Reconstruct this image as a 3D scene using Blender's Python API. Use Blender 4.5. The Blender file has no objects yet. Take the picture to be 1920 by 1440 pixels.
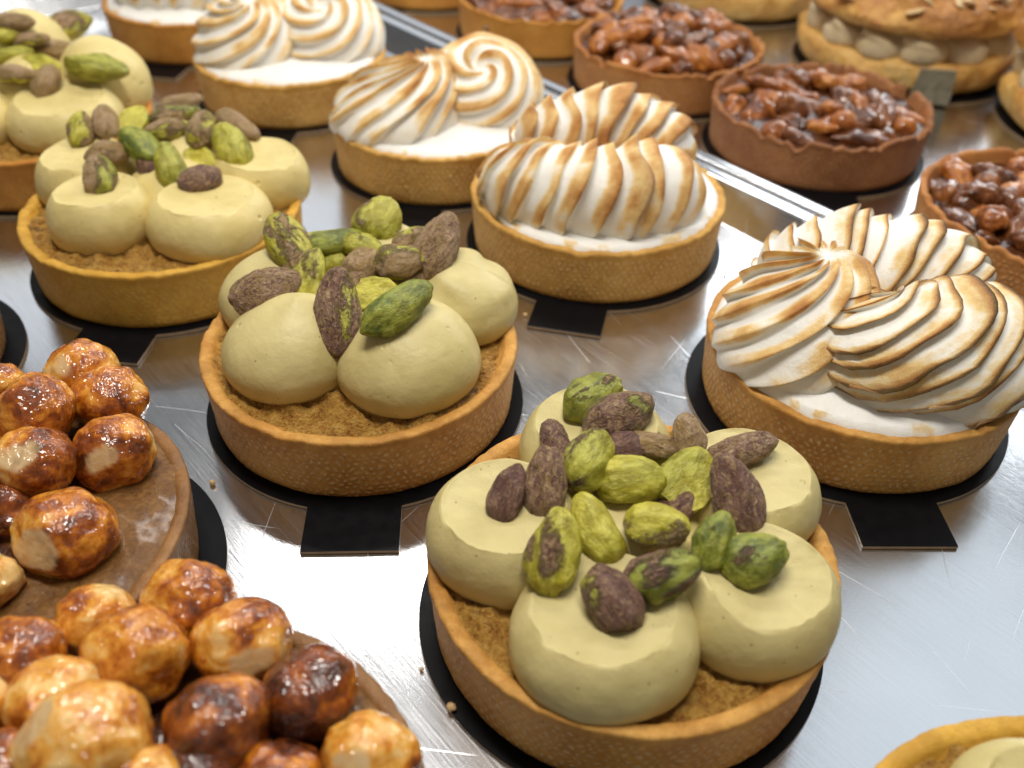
import bpy, math, random
import numpy as np
from mathutils import Vector, Matrix
from mathutils.bvhtree import BVHTree

# ------------------------------------------------------------------ camera, world, lamps
S = 0.01                                  # everything below is written in centimetres
SC = bpy.context.scene
COL = SC.collection
F_PX, CAM_H, PITCH, ROLL = 1782.3, 16.034, 0.679996, 0.027756   # for a 1920 x 1440 frame
cp, sp, cr, sr = math.cos(PITCH), math.sin(PITCH), math.cos(ROLL), math.sin(ROLL)
_fw, _dn, _rt = Vector((0, cp, -sp)), Vector((0, -sp, -cp)), Vector((1, 0, 0))
CAM_R, CAM_D = cr * _rt - sr * _dn, sr * _rt + cr * _dn
CAM_P = Vector((0, 0, CAM_H))
cam = bpy.data.cameras.new('camera')
cam_o = bpy.data.objects.new('camera', cam)
COL.objects.link(cam_o)
m3 = Matrix((CAM_R, -CAM_D, -_fw)).transposed()
cam_o.matrix_world = Matrix.Translation(CAM_P * S) @ m3.to_4x4()
cam.sensor_width = 36.0
cam.lens = F_PX / 1920 * 36.0
cam.clip_start, cam.clip_end = 0.01, 50
cam.dof.use_dof = True
cam.dof.focus_distance = 0.205
cam.dof.aperture_fstop = 14
SC.camera = cam_o

world = bpy.data.worlds.new('World')
SC.world = world
world.use_nodes = True
world.node_tree.nodes['Background'].inputs[0].default_value = (0.82, 0.82, 0.82, 1)
world.node_tree.nodes['Background'].inputs[1].default_value = 0.125
SC.view_settings.view_transform = 'Standard'
SC.view_settings.look = 'None'
SC.view_settings.exposure = 0.05
SC.view_settings.gamma = 1.0
SC.render.engine = 'CYCLES'
SC.cycles.max_bounces = 6
SC.cycles.use_denoising = True


def area_lamp(name, loc, target, sx, sy, power, col):
    l = bpy.data.lights.new(name, 'AREA')
    l.shape = 'RECTANGLE'
    l.size, l.size_y = sx * S, sy * S
    l.energy, l.color = power, col
    o = bpy.data.objects.new(name, l)
    COL.objects.link(o)
    o.location = Vector(loc) * S
    o.rotation_euler = (Vector(target) - Vector(loc)).to_track_quat('-Z', 'Y').to_euler()
    return o


# the case is lit by a light strip along its back, a second one over the right side
# and a wide soft one above; the tray panel and front fill are added
area_lamp('case_lamp_back', (0, 53, 46), (0, 22, 0), 40, 3, 1.0, (1.0, 0.97, 0.93))
area_lamp('case_lamp_right', (42, 84, 34), (8, 26, 0), 44, 20, 2.0, (0.90, 0.96, 1.0))
area_lamp('case_lamp_side', (40, 40, 54), (8, 14, 0), 34, 34, .36, (0.84, 0.93, 1.0))
area_lamp('tray_fill_back', (-26, 100, 38), (-5, 30, 0), 90, 34, .9, (0.90, 0.95, 1.0))  # unseen panel added to brighten the tray at back left
area_lamp('case_lamp_top', (-4, 20, 62), (0, 26, 0), 36, 8, 3.5, (1.0, 0.95, 0.88))
area_lamp('front_fill', (-10, -34, 44), (0, 22, 0), 60, 30, .22, (1.0, 0.90, 0.78))  # weak fill added from the front to lift the shell walls

# ------------------------------------------------------------------ helpers
def ray(px, py):
    return (_fw + CAM_R * ((px - 960) / F_PX) + CAM_D * ((py - 720) / F_PX)).normalized()


def at(px, py, z):
    d = ray(px, py)
    return CAM_P + d * ((z - CAM_H) / d.z)


_rs = np.random.RandomState(7)
_PERM = np.tile(_rs.permutation(256), 3)
_GRAD = _rs.normal(size=(256, 3))
_GRAD /= np.linalg.norm(_GRAD, axis=1)[:, None]


def pn(P, scale=1.0, seed=0):
    P = np.asarray(P, float) * scale + np.array([seed * 17.13, seed * 5.71, seed * 9.37])
    I = np.floor(P).astype(int)
    Fr = P - I
    I &= 255
    U = Fr * Fr * Fr * (Fr * (Fr * 6 - 15) + 10)
    out = 0
    for dx in (0, 1):
        for dy in (0, 1):
            for dz in (0, 1):
                h = _PERM[_PERM[_PERM[I[..., 0] + dx] + I[..., 1] + dy] + I[..., 2] + dz]
                g = _GRAD[h]
                v = (g[..., 0] * (Fr[..., 0] - dx) + g[..., 1] * (Fr[..., 1] - dy) + g[..., 2] * (Fr[..., 2] - dz))
                w = (U[..., 0] if dx else 1 - U[..., 0]) * (U[..., 1] if dy else 1 - U[..., 1]) * (U[..., 2] if dz else 1 - U[..., 2])
                out = out + v * w
    return out * 1.5


def fbm(P, scale=1.0, seed=0, octv=4):
    s, a, o = 0, 1.0, scale
    for k in range(octv):
        s = s + a * pn(P, o, seed + k)
        a *= .5
        o *= 2.03
    return s


def sstep(a, b, x):
    t = np.clip((x - a) / (b - a), 0, 1)
    return t * t * (3 - 2 * t)


def make_mesh(name, verts, quads=(), tris=(), smooth=True, uv=None, attrs=None):
    verts = np.asarray(verts, np.float32).reshape(-1, 3) * S
    quads = np.asarray(quads, np.int32).reshape(-1, 4)
    tris = np.asarray(tris, np.int32).reshape(-1, 3)
    me = bpy.data.meshes.new(name)
    nq, nt = len(quads), len(tris)
    me.vertices.add(len(verts))
    me.vertices.foreach_set('co', verts.ravel())
    loops = np.concatenate([quads.ravel(), tris.ravel()]).astype(np.int32)
    me.loops.add(len(loops))
    me.loops.foreach_set('vertex_index', loops)
    me.polygons.add(nq + nt)
    st = np.concatenate([np.arange(nq) * 4, nq * 4 + np.arange(nt) * 3]).astype(np.int32)
    me.polygons.foreach_set('loop_start', st)
    me.polygons.foreach_set('use_smooth', np.full(nq + nt, smooth, dtype=bool))
    if uv is not None:
        lay = me.uv_layers.new(name='UVMap')
        lay.data.foreach_set('uv', np.asarray(uv, np.float32)[loops].ravel())
    for k, v in (attrs or {}).items():
        a = me.attributes.new(k, 'FLOAT', 'POINT')
        a.data.foreach_set('value', np.asarray(v, np.float32).ravel())
    me.update(calc_edges=True)
    me.validate()
    return me


def put(name, me, mat, parent=None, loc=(0, 0, 0), rot=None):
    o = bpy.data.objects.new(name, me)
    COL.objects.link(o)
    if mat is not None and not me.materials:
        for m in (mat if isinstance(mat, (list, tuple)) else [mat]):
            me.materials.append(m)
    o.location = Vector(loc) * S
    if rot is not None:
        o.rotation_euler = rot
    o.parent = parent
    return o


def tag(o, label=None, cat=None, group=None, kind=None):
    for k, v in (('label', label), ('category', cat), ('group', group), ('kind', kind)):
        if v:
            o[k] = v
    return o


def thing(name, loc, label, cat, group=None):
    o = bpy.data.objects.new(name, None)
    o.empty_display_size = 0.01
    COL.objects.link(o)
    o.location = Vector(loc) * S
    return tag(o, label, cat, group)


def grid_quads(nu, nv, wrap_u=True):
    """vertices indexed [v][u]; quads between rows"""
    u = np.arange(nu if wrap_u else nu - 1)
    v = np.arange(nv - 1)
    V, U = np.meshgrid(v, u, indexing='ij')
    a = V * nu + U
    b = V * nu + (U + 1) % nu
    c = (V + 1) * nu + (U + 1) % nu
    d = (V + 1) * nu + U
    return np.stack([a, b, c, d], -1).reshape(-1, 4)


def fan(nu, row, centre, flip=False):
    u = np.arange(nu)
    a = row * nu + u
    b = row * nu + (u + 1) % nu
    c = np.full(nu, centre)
    return np.stack([b, a, c] if flip else [a, b, c], -1)


# ------------------------------------------------------------------ materials
class NT:
    def __init__(self, name):
        self.m = bpy.data.materials.new(name)
        self.m.use_nodes = True
        self.t = self.m.node_tree
        self.b = self.t.nodes['Principled BSDF']

    def n(self, typ, ins=None, **kw):
        nd = self.t.nodes.new(typ)
        for k, v in kw.items():
            setattr(nd, k, v)
        for k, v in (ins or {}).items():
            self.i(nd, k, v)
        return nd

    def i(self, nd, k, v):
        s = nd.inputs[k]
        if isinstance(v, bpy.types.NodeSocket):
            self.t.links.new(v, s)
        elif isinstance(v, bpy.types.Node):
            self.t.links.new(v.outputs[0], s)
        else:
            s.default_value = v

    def set(self, **kw):
        for k, v in kw.items():
            self.i(self.b, k.replace('_', ' '), v)

    def coord(self, kind='Object', scale=1.0, rand=False):
        tc = self.n('ShaderNodeTexCoord')
        mp = self.n('ShaderNodeMapping', {'Vector': tc.outputs[kind], 'Scale': (scale,) * 3 if not isinstance(scale, tuple) else scale})
        if rand:
            oi = self.n('ShaderNodeObjectInfo')
            r = self.math('MULTIPLY', oi.outputs['Random'], 37.0)
            self.i(mp, 'Location', self.n('ShaderNodeCombineXYZ', {0: r, 1: r, 2: r}).outputs[0])
        return mp.outputs[0]

    def noise(self, vec, scale, detail=3, rough=.55, dist=0.0):
        return self.n('ShaderNodeTexNoise', {'Vector': vec, 'Scale': scale, 'Detail': detail, 'Roughness': rough, 'Distortion': dist}).outputs['Fac']

    def vor(self, vec, scale, feature='F1', rnd=1.0):
        return self.n('ShaderNodeTexVoronoi', {'Vector': vec, 'Scale': scale, 'Randomness': rnd}, feature=feature).outputs['Distance']

    def math(self, op, a, b=0.0, c=None, clamp=False):
        nd = self.n('ShaderNodeMath', {0: a, 1: b}, operation=op, use_clamp=clamp)
        if c is not None:
            self.i(nd, 2, c)
        return nd.outputs[0]

    def rng(self, v, a, b, c=0.0, d=1.0, smooth=True):
        return self.n('ShaderNodeMapRange', {'Value': v, 'From Min': a, 'From Max': b, 'To Min': c, 'To Max': d},
                      interpolation_type='SMOOTHSTEP' if smooth else 'LINEAR').outputs[0]

    def ramp(self, fac, stops):
        nd = self.n('ShaderNodeValToRGB', {'Fac': fac})
        e = nd.color_ramp.elements
        while len(e) < len(stops):
            e.new(.5)
        for k, (p, c) in enumerate(stops):
            e[k].position = p
            e[k].color = (*c, 1)
        return nd.outputs[0]

    def mix(self, f, a, b, mode='MIX'):
        nd = self.n('ShaderNodeMix', data_type='RGBA', blend_type=mode)
        for k, v in ((0, f), (6, a), (7, b)):
            if isinstance(v, tuple):
                v = (*v, 1)
            self.i(nd, k, v)
        return nd.outputs[2]

    def bump(self, h, strength, dist, normal=None):
        nd = self.n('ShaderNodeBump', {'Height': h, 'Strength': strength, 'Distance': dist})
        if normal is not None:
            self.i(nd, 'Normal', normal)
        return nd.outputs[0]

    def attr(self, name):
        return self.n('ShaderNodeAttribute', attribute_name=name).outputs['Fac']


def pastry_mat(name, c_lo, c_hi, c_dot, gloss=0.7, dots=1.0):
    M = NT(name)
    co = M.coord('Object', 100.0, True)
    uv = M.n('ShaderNodeUVMap').outputs[0]
    wob = M.n('ShaderNodeTexNoise', {'Vector': co, 'Scale': 2.4, 'Detail': 1.0}).outputs['Color']
    wv = M.n('ShaderNodeVectorMath', {0: wob, 1: (0.5, 0.5, 0.5)}, operation='SUBTRACT').outputs[0]
    wv = M.n('ShaderNodeVectorMath', {0: wv, 'Scale': 0.30}, operation='SCALE').outputs[0]
    uv2 = M.n('ShaderNodeVectorMath', {0: uv, 1: wv}, operation='ADD').outputs[0]
    # offset rows of little dots pressed in by the perforated ring (uv is in centimetres)
    sep = M.n('ShaderNodeSeparateXYZ', {0: uv2})
    P = 0.205
    u = M.math('DIVIDE', sep.outputs[0], P)
    v = M.math('DIVIDE', sep.outputs[1], P * .8)
    row = M.math('FLOOR', v)
    sh = M.math('MULTIPLY', M.math('MODULO', row, 2.0), .5)
    fu = M.math('SUBTRACT', M.math('FRACT', M.math('ADD', u, sh)), .5)
    fv = M.math('MULTIPLY', M.math('SUBTRACT', M.math('FRACT', v), .5), .8)
    d = M.math('SQRT', M.math('ADD', M.math('MULTIPLY', fu, fu), M.math('MULTIPLY', fv, fv)))
    dot = M.rng(d, .10, .38, 1, 0)
    n_big = M.noise(co, .7, 3)
    n_mid = M.noise(co, 5, 4, .65)
    n_fine = M.noise(co, 22, 3, .7)
    wall = M.rng(sep.outputs[1], 1.50, 1.72, 1, 0)       # dots stop below the rim
    pres = M.rng(M.noise(co, 2.0, 4, .75), .30, .58)
    dotm = M.math('MULTIPLY', M.math('MULTIPLY', dot, wall), M.math('MULTIPLY', pres, dots))
    base = M.mix(M.rng(M.math('ADD', M.math('MULTIPLY', n_big, .6), M.math('MULTIPLY', n_mid, .4)), .36, .64), c_lo, c_hi)
    spk = M.rng(M.noise(co, 13, 2, .5), .66, .74)
    base = M.mix(M.math('MULTIPLY', spk, .5), base, tuple(x * .45 for x in c_lo))
    col = M.mix(M.math('MULTIPLY', dotm, .66), base, c_dot)
    col = M.mix(M.rng(n_fine, .3, .7, 0, .22), col, tuple(x * .55 for x in c_lo))
    h = M.math('ADD', M.math('MULTIPLY', dotm, .7), M.math('ADD', M.math('MULTIPLY', n_fine, .35), M.math('MULTIPLY', n_mid, .45)))
    edge = M.math('MULTIPLY', M.rng(sep.outputs[1], 1.60, 1.85), M.rng(M.noise(co, 1.1, 3, .6), .40, .62))
    col = M.mix(M.math('MULTIPLY', edge, .45), col, tuple(x * .62 for x in c_lo))
    M.set(Base_Color=col, Roughness=gloss, Normal=M.bump(h, .65, .0009))
    M.b.inputs['Specular IOR Level'].default_value = .3
    return M.m


M_shell = pastry_mat('shortcrust', (.50, .225, .040), (.72, .395, .10), (.88, .66, .36), .6)
M_shell_yellow = pastry_mat('shortcrust_yellow', (.60, .31, .035), (.77, .455, .075), (.70, .48, .20), .60, .5)
M_shell_pale = pastry_mat('shortcrust_pale', (.58, .30, .060), (.77, .46, .125), (.90, .68, .36), .66)
M_shell_tan = pastry_mat('shortcrust_tan', (.40, .145, .034), (.54, .235, .062), (.62, .40, .19), .7)
M_shell_brown = pastry_mat('shortcrust_brown', (.27, .100, .032), (.39, .165, .056), (.42, .22, .10), .66)
M_shell_orange = pastry_mat('shortcrust_orange', (.52, .21, .03), (.66, .31, .055), (.6, .34, .13), .66, .5)
M_shell_glazed = pastry_mat('shortcrust_glazed', (.23, .105, .032), (.35, .175, .062), (.60, .38, .19), .36)


def crumb_mat(name='almond_crumb', tint=1.0):
    M = NT(name)
    co = M.coord('Object', 100.0, True)
    a = M.noise(co, 4.5, 5, .7)
    b = M.noise(co, 15, 4, .7)
    col = M.ramp(M.math('ADD', M.math('MULTIPLY', a, .6), M.math('MULTIPLY', b, .4)),
                 [(.32, (.16, .058, .010)), (.42, (.42, .185, .030)), (.52, (.66, .355, .070)), (.66, (.84, .56, .16))])
    dark = M.rng(M.noise(co, 2.6, 2, .5, .6), .62, .72)
    col = M.mix(M.math('MULTIPLY', dark, .55), col, (.06, .026, .010))
    M.set(Base_Color=col, Roughness=.42, Normal=M.bump(M.math('ADD', a, M.math('MULTIPLY', b, .8)), .9, .0028))
    return M.m


M_crumb = crumb_mat()


def cream_mat(name, c1, c2):
    M = NT(name)
    co = M.coord('Object', 100.0, True)
    big = M.noise(co, .9, 2)
    grain = M.noise(co, 38, 2, .6)
    col = M.mix(M.rng(big, .35, .65), c1, c2)
    sv = M.vor(co, 3.6)
    sn = M.noise(co, 7, 1)
    spk = M.math('MULTIPLY', M.rng(sv, .05, .11, 1, 0), M.rng(sn, .46, .54))
    col = M.mix(M.math('MULTIPLY', spk, .75), col, (.20, .12, .035))
    pit = M.math('MULTIPLY', M.rng(M.vor(co, 1.25), .03, .13, 1, 0), 1.0)
    cap = M.attr('cap')
    h = M.math('ADD', M.math('MULTIPLY', grain, M.math('MULTIPLY_ADD', cap, .30, .06)), M.math('MULTIPLY', pit, -1.3))
    h = M.math('ADD', h, M.math('MULTIPLY', M.noise(co, 5, 3, .55), .35))
    M.set(Base_Color=col, Roughness=.44, Normal=M.bump(h, .50, .0010))
    M.b.inputs['Subsurface Weight'].default_value = .08
    M.b.inputs['Subsurface Radius'].default_value = (.004, .003, .0013)
    M.b.inputs['Subsurface Scale'].default_value = 1.0
    M.b.inputs['Specular IOR Level'].default_value = .35
    return M.m


M_cream = cream_mat('pistachio_cream', (.545, .455, .19), (.62, .525, .235))
M_cream_warm = cream_mat('pistachio_cream_warm', (.64, .52, .205), (.72, .59, .255))


def pistachio_mat():
    M = NT('pistachio_kernel')
    co = M.coord('Object', 100.0, True)
    oi = M.n('ShaderNodeObjectInfo')
    sep = M.n('ShaderNodeSeparateColor', {0: oi.outputs['Color']})
    cover, hue, dark = sep.outputs[0], sep.outputs[1], sep.outputs[2]
    tc = M.n('ShaderNodeTexCoord').outputs['Object']
    stretch = M.n('ShaderNodeMapping', {'Vector': co, 'Scale': (.55, 1, 1)}).outputs[0]
    big = M.noise(stretch, 1.15, 3, .6, .4)
    mid = M.noise(stretch, 4.0, 4, .65)
    wr = M.noise(M.n('ShaderNodeMapping', {'Vector': co, 'Scale': (.7, 1, 1)}).outputs[0], 9, 5, .72, 1.2)
    # naked kernel: lime -> deep green
    lime = M.mix(M.rng(mid, .38, .62), (.46, .38, .018), (.68, .60, .08))
    deep = M.mix(M.rng(mid, .38, .62), (.065, .10, .010), (.23, .27, .03))
    green = M.mix(M.math('ADD', M.math('MULTIPLY', M.rng(big, .3, .7), .35), M.math('MULTIPLY', hue, .8), clamp=True), lime, deep)
    # papery skin: purple brown with tan wrinkles
    skin_d = M.mix(M.rng(mid, .35, .65), (.12, .048, .042), (.25, .13, .088))
    skin_t = M.mix(M.rng(mid, .4, .6), (.37, .235, .085), (.48, .32, .17))
    skin = M.mix(M.rng(M.math('ADD', wr, M.math('MULTIPLY', M.math('SUBTRACT', .52, dark), .40)), .40, .62), skin_d, skin_t)
    edge = M.math('ADD', M.math('MULTIPLY', big, .75), M.math('MULTIPLY', wr, .25))
    f = M.math('ADD', M.math('SUBTRACT', edge, .5), M.math('MULTIPLY', M.math('SUBTRACT', cover, .5), .52))
    f = M.math('SUBTRACT', f, M.math('MULTIPLY', M.attr('face'), .5))
    mask = M.rng(f, -.025, .03)
    col = M.mix(mask, green, skin)
    rim = M.math('MULTIPLY', M.rng(M.math('ABSOLUTE', f), 0.0, .05, 1, 0), .45)
    col = M.mix(rim, col, (.14, .055, .05))
    col = M.mix(M.rng(wr, .28, .44, .40, 0), col, (.07, .04, .02))
    h = M.math('ADD', M.math('MULTIPLY', wr, M.math('MULTIPLY_ADD', mask, .8, .35)), M.math('MULTIPLY', mid, .6))
    M.set(Base_Color=col, Roughness=M.rng(mask, 0, 1, .30, .40), Normal=M.bump(h, .9, .0013))
    M.b.inputs['Specular IOR Level'].default_value = .5
    return M.m


M_pist = pistachio_mat()


def meringue_mat():
    M = NT('torched_meringue')
    co = M.coord('Object', 100.0, True)
    n = M.noise(co, 5, 3, .6)
    nf = M.noise(co, 26, 3, .75)
    t = M.math('ADD', M.attr('toast'), M.math('MULTIPLY', M.math('SUBTRACT', n, .5), .22))
    t = M.math('MULTIPLY', t, M.math('MULTIPLY_ADD', M.math('SUBTRACT', nf, .5), .5, 1.0))
    col = M.ramp(t, [(.0, (.84, .82, .77)), (.20, (.84, .80, .70)), (.36, (.80, .55, .22)), (.56, (.56, .26, .060)),
                     (.78, (.27, .095, .020)), (.96, (.075, .024, .008))])
    M.set(Base_Color=col, Roughness=M.rng(t, .3, .8, .48, .72), Normal=M.bump(M.math('ADD', M.math('MULTIPLY', nf, M.rng(t, .2, .7, .12, 1)), M.math('MULTIPLY', n, .5)), .5, .0010))
    M.b.inputs['Subsurface Weight'].default_value = .3
    M.b.inputs['Subsurface Radius'].default_value = (.004, .0035, .003)
    M.b.inputs['Subsurface Scale'].default_value = 1.0
    return M.m


M_mer = meringue_mat()


def hazel_mat():
    M = NT('caramel_hazelnut')
    co = M.coord('Object', 100.0, True)
    oi = M.n('ShaderNodeObjectInfo')
    sep = M.n('ShaderNodeSeparateColor', {0: oi.outputs['Color']})
    cover = sep.outputs[0]
    big = M.noise(co, .75, 3, .6, .5)
    mid = M.noise(co, 2.6, 4, .65, .4)
    fine = M.noise(co, 10, 3, .6)
    t = M.math('ADD', M.math('ADD', M.math('MULTIPLY', big, .6), M.math('MULTIPLY', mid, .42)), M.math('MULTIPLY', M.math('SUBTRACT', cover, .5), .34))
    t = M.math('ADD', t, M.math('MULTIPLY', M.math('SUBTRACT', fine, .5), .10))
    t = M.math('MULTIPLY_ADD', M.math('SUBTRACT', t, .5), 1.75, .49)
    col = M.ramp(t, [(.28, (.80, .52, .19)), (.39, (.72, .34, .045)), (.50, (.52, .165, .008)), (.60, (.26, .058, .004)), (.74, (.09, .020, .004)), (.9, (.025, .007, .004))])
    col = M.mix(M.math('MULTIPLY', M.attr('face'), .9), col, (.66, .47, .24))
    sm = M.noise(co, 2.4, 1, .4, .6)
    sq = M.noise(co, 6.0, 0, .5, 1.6)
    M.set(Base_Color=col, Roughness=.5, Normal=M.bump(M.math('ADD', sm, M.math('MULTIPLY', fine, .2)), .35, .0012))
    M.b.inputs['Specular IOR Level'].default_value = .2
    M.b.inputs['Coat Weight'].default_value = 1.0
    M.b.inputs['Coat Roughness'].default_value = .015
    M.b.inputs['Coat IOR'].default_value = 1.6
    M.i(M.b, 'Coat Normal', M.bump(M.math('ADD', sm, M.math('MULTIPLY', sq, .30)), .55, .0030))
    M.b.inputs['Subsurface Weight'].default_value = .2
    M.b.inputs['Subsurface Radius'].default_value = (.005, .0018, .0005)
    M.b.inputs['Subsurface Scale'].default_value = 1.0
    return M.m


M_hazel = hazel_mat()


def glaze_mat(name, c1, c2, c3, rough=.2, bump=.0012, sc=1.0):
    M = NT(name)
    co = M.coord('Object', 100.0, True)
    a = M.noise(co, 1.2 * sc, 4, .6)
    b = M.noise(co, 6 * sc, 4, .65, .5)
    t = M.math('ADD', M.math('MULTIPLY', a, .6), M.math('MULTIPLY', b, .4))
    col = M.ramp(t, [(.36, c1), (.5, c2), (.64, c3)])
    M.set(Base_Color=col, Roughness=rough, Normal=M.bump(b, .5, bump))
    M.b.inputs['Specular IOR Level'].default_value = .2
    M.b.inputs['Coat Weight'].default_value = .7
    M.b.inputs['Coat Roughness'].default_value = .04
    return M.m


M_praline = glaze_mat('praline_glaze', (.085, .034, .008), (.16, .072, .018), (.24, .12, .034), .36, .0006, 1.6)
M_praline.node_tree.nodes['Principled BSDF'].inputs['Coat Weight'].default_value = .5
M_praline.node_tree.nodes['Principled BSDF'].inputs['Coat Roughness'].default_value = .13
M_caramel = glaze_mat('dark_caramel', (.022, .006, .002), (.060, .017, .004), (.14, .045, .010), .3)
for _m, _w in ((M_caramel, .22), (M_praline, .28)):
    _m.node_tree.nodes['Principled BSDF'].inputs['Coat Weight'].default_value = _w
M_nut = glaze_mat('glazed_nut', (.08, .020, .004), (.32, .092, .013), (.58, .235, .045), .35, .0012, 1.0)
M_nut_dark = glaze_mat('glazed_nut_dark', (.035, .010, .004), (.14, .042, .010), (.30, .105, .024), .35, .0012, 1.0)


def choux_mat():
    M = NT('choux_pastry')
    co = M.coord('Object', 100.0, True)
    a = M.noise(co, .8, 4, .6)
    b = M.noise(co, 4, 4, .65)
    t = M.math('ADD', M.math('MULTIPLY', a, .5), M.math('MULTIPLY', b, .3))
    t = M.math('ADD', t, M.math('MULTIPLY', M.attr('bake'), .35))
    col = M.ramp(t, [(.30, (.74, .52, .20)), (.45, (.66, .38, .095)), (.6, (.48, .21, .045)), (.8, (.26, .095, .022))])
    M.set(Base_Color=col, Roughness=.5, Normal=M.bump(b, .6, .002))
    return M.m


M_choux = choux_mat()
M_praline_cream = cream_mat('praline_cream', (.60, .47, .27), (.68, .55, .34))


def plain(name, col, rough, metal=0.0, bump=0.0):
    M = NT(name)
    co = M.coord('Object', 100.0)
    n = M.noise(co, 3, 4, .6)
    c = M.mix(M.rng(n, .3, .7), tuple(x * .86 for x in col), tuple(min(1, x * 1.1) for x in col))
    M.set(Base_Color=c, Roughness=M.rng(n, .3, .7, rough * .85, rough * 1.15), Metallic=metal)
    return M.m


M_card = plain('black_card', (.004, .004, .005), .38)
M_card.node_tree.nodes['Principled BSDF'].inputs['Specular IOR Level'].default_value = .1
M_card_back = plain('card_back', (.30, .27, .18), .45, .5)
M_card_edge = plain('card_edge', (.30, .20, .10), .42)
M_almond = plain('toasted_almond', (.62, .42, .20), .45)


def steel_mat():
    M = NT('brushed_steel')
    tc = M.n('ShaderNodeTexCoord')
    rot = M.n('ShaderNodeMapping', {'Vector': tc.outputs['Object'], 'Scale': (100, 100, 100)}).outputs[0]
    brush = M.noise(M.n('ShaderNodeMapping', {'Vector': rot, 'Scale': (.22, 9.0, 1)}).outputs[0], 2.2, 4, .7)
    grit = M.noise(rot, 14, 3, .7)
    blot = M.noise(rot, .16, 3, .6)

    def scratches(angle, gap, width, seed):
        """sparse straight hairlines, each broken along its length"""
        mp = M.n('ShaderNodeMapping', {'Vector': rot, 'Rotation': (0, 0, math.radians(angle)), 'Location': (seed, seed * 1.7, 0)}).outputs[0]
        w = M.noise(mp, .12, 1)
        sx = M.n('ShaderNodeSeparateXYZ', {0: mp})
        y = M.math('ADD', sx.outputs[1], M.math('MULTIPLY', w, 1.6))
        cell = M.math('FLOOR', M.math('DIVIDE', y, gap))
        rnd = M.n('ShaderNodeTexWhiteNoise', {'W': M.math('ADD', cell, seed)}, noise_dimensions='1D').outputs['Value']
        d = M.math('ABSOLUTE', M.math('SUBTRACT', M.math('FRACT', M.math('DIVIDE', y, gap)), M.math('MULTIPLY_ADD', rnd, .8, .1)))
        line = M.rng(d, 0, width / gap, 1, 0)
        seg = M.n('ShaderNodeTexNoise', {'W': M.math('ADD', M.math('MULTIPLY', sx.outputs[0], .35), M.math('MULTIPLY', cell, 7.3)), 'Scale': 1.0, 'Detail': 1.0}, noise_dimensions='1D').outputs['Fac']
        return M.math('MULTIPLY', line, M.rng(seg, .56, .66))
    sc = None
    for k, (an, gp, wd) in enumerate(((20, 1.9, .018), (72, 2.3, .016), (-38, 2.1, .018), (47, 2.9, .02), (-8, 3.1, .014))):
        q = scratches(an, gp, wd, 3.1 + 5.3 * k)
        sc = q if sc is None else M.math('MAXIMUM', sc, q)
    col = M.mix(M.rng(blot, .3, .7), (.62, .63, .65), (.70, .71, .73))
    col = M.mix(M.math('MULTIPLY', sc, .5), col, (.85, .86, .88))
    r = M.math('ADD', M.rng(brush, .25, .75, .15, .23), M.math('MULTIPLY', M.math('SUBTRACT', blot, .5), .16))
    r = M.math('ADD', r, M.math('MULTIPLY', sc, .15))
    h = M.math('ADD', M.math('MULTIPLY', brush, .9), M.math('ADD', M.math('MULTIPLY', grit, .35), M.math('MULTIPLY', sc, -.8)))
    M.set(Base_Color=col, Metallic=1.0, Roughness=r, Normal=M.bump(h, .07, .0004))
    return M.m


M_steel = steel_mat()
M_counter = plain('dark_counter', (.10, .09, .085), .4)

# ------------------------------------------------------------------ trays
TA = np.array([.6549, -.7557])          # along the long rim
TB = np.array([.7557, .6549])           # across, towards the nut tarts


def tray(origin_m, sign, n_far, n_near, width, label):
    """rounded-corner sheet tray: floor, sloping wall, rolled lip. Local x = along TA, y = along TB."""
    # profile: inset from outer edge, height
    prof = [(1.2, 0.0), (1.13, .012), (1.05, .06), (.60, 1.12), (.52, 1.19), (.42, 1.22), (.12, 1.22), (.03, 1.19), (0.0, 1.12), (0.02, .98)]
    L, W = n_near - n_far, width
    rings = []
    nc = 10
    for ins, z in prof:
        x0, x1, y0, y1 = ins, L - ins, ins, W - ins
        rad = max(2.6 - ins, .8)
        ring = []
        for cx, cy, a0 in ((x1 - rad, y1 - rad, 0), (x0 + rad, y1 - rad, 90), (x0 + rad, y0 + rad, 180), (x1 - rad, y0 + rad, 270)):
            for k in range(nc + 1):
                a = math.radians(a0 + 90 * k / nc)
                ring.append((cx + rad * math.cos(a), cy + rad * math.sin(a), z))
        rings.append(ring)
    n = len(rings[0])
    V = np.array(rings).reshape(-1, 3)
    Q = grid_quads(n, len(prof))
    me = make_mesh('tray', V, Q[:, ::-1])
    o = put('serving_tray', me, M_steel)
    # floor as its own polygon in the same mesh
    import bmesh
    bm = bmesh.new()
    bm.from_mesh(me)
    bm.verts.ensure_lookup_table()
    bm.faces.new([bm.verts[k] for k in range(n)])
    bmesh.ops.recalc_face_normals(bm, faces=bm.faces)
    if sum(f.normal.z * f.calc_area() for f in bm.faces) < 0:
        bmesh.ops.reverse_faces(bm, faces=bm.faces)
    bm.to_mesh(me)
    bm.free()
    base = -TA * (-n_far)
    # origin: far end on TA axis (most negative), near side on TB axis
    m0 = origin_m if sign > 0 else origin_m - width
    p = TA * n_far + TB * m0
    o.location = (p[0] * S, p[1] * S, 0)
    o.rotation_euler = (0, 0, math.atan2(TA[1], TA[0]))
    return tag(o, label, 'tray')


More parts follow.
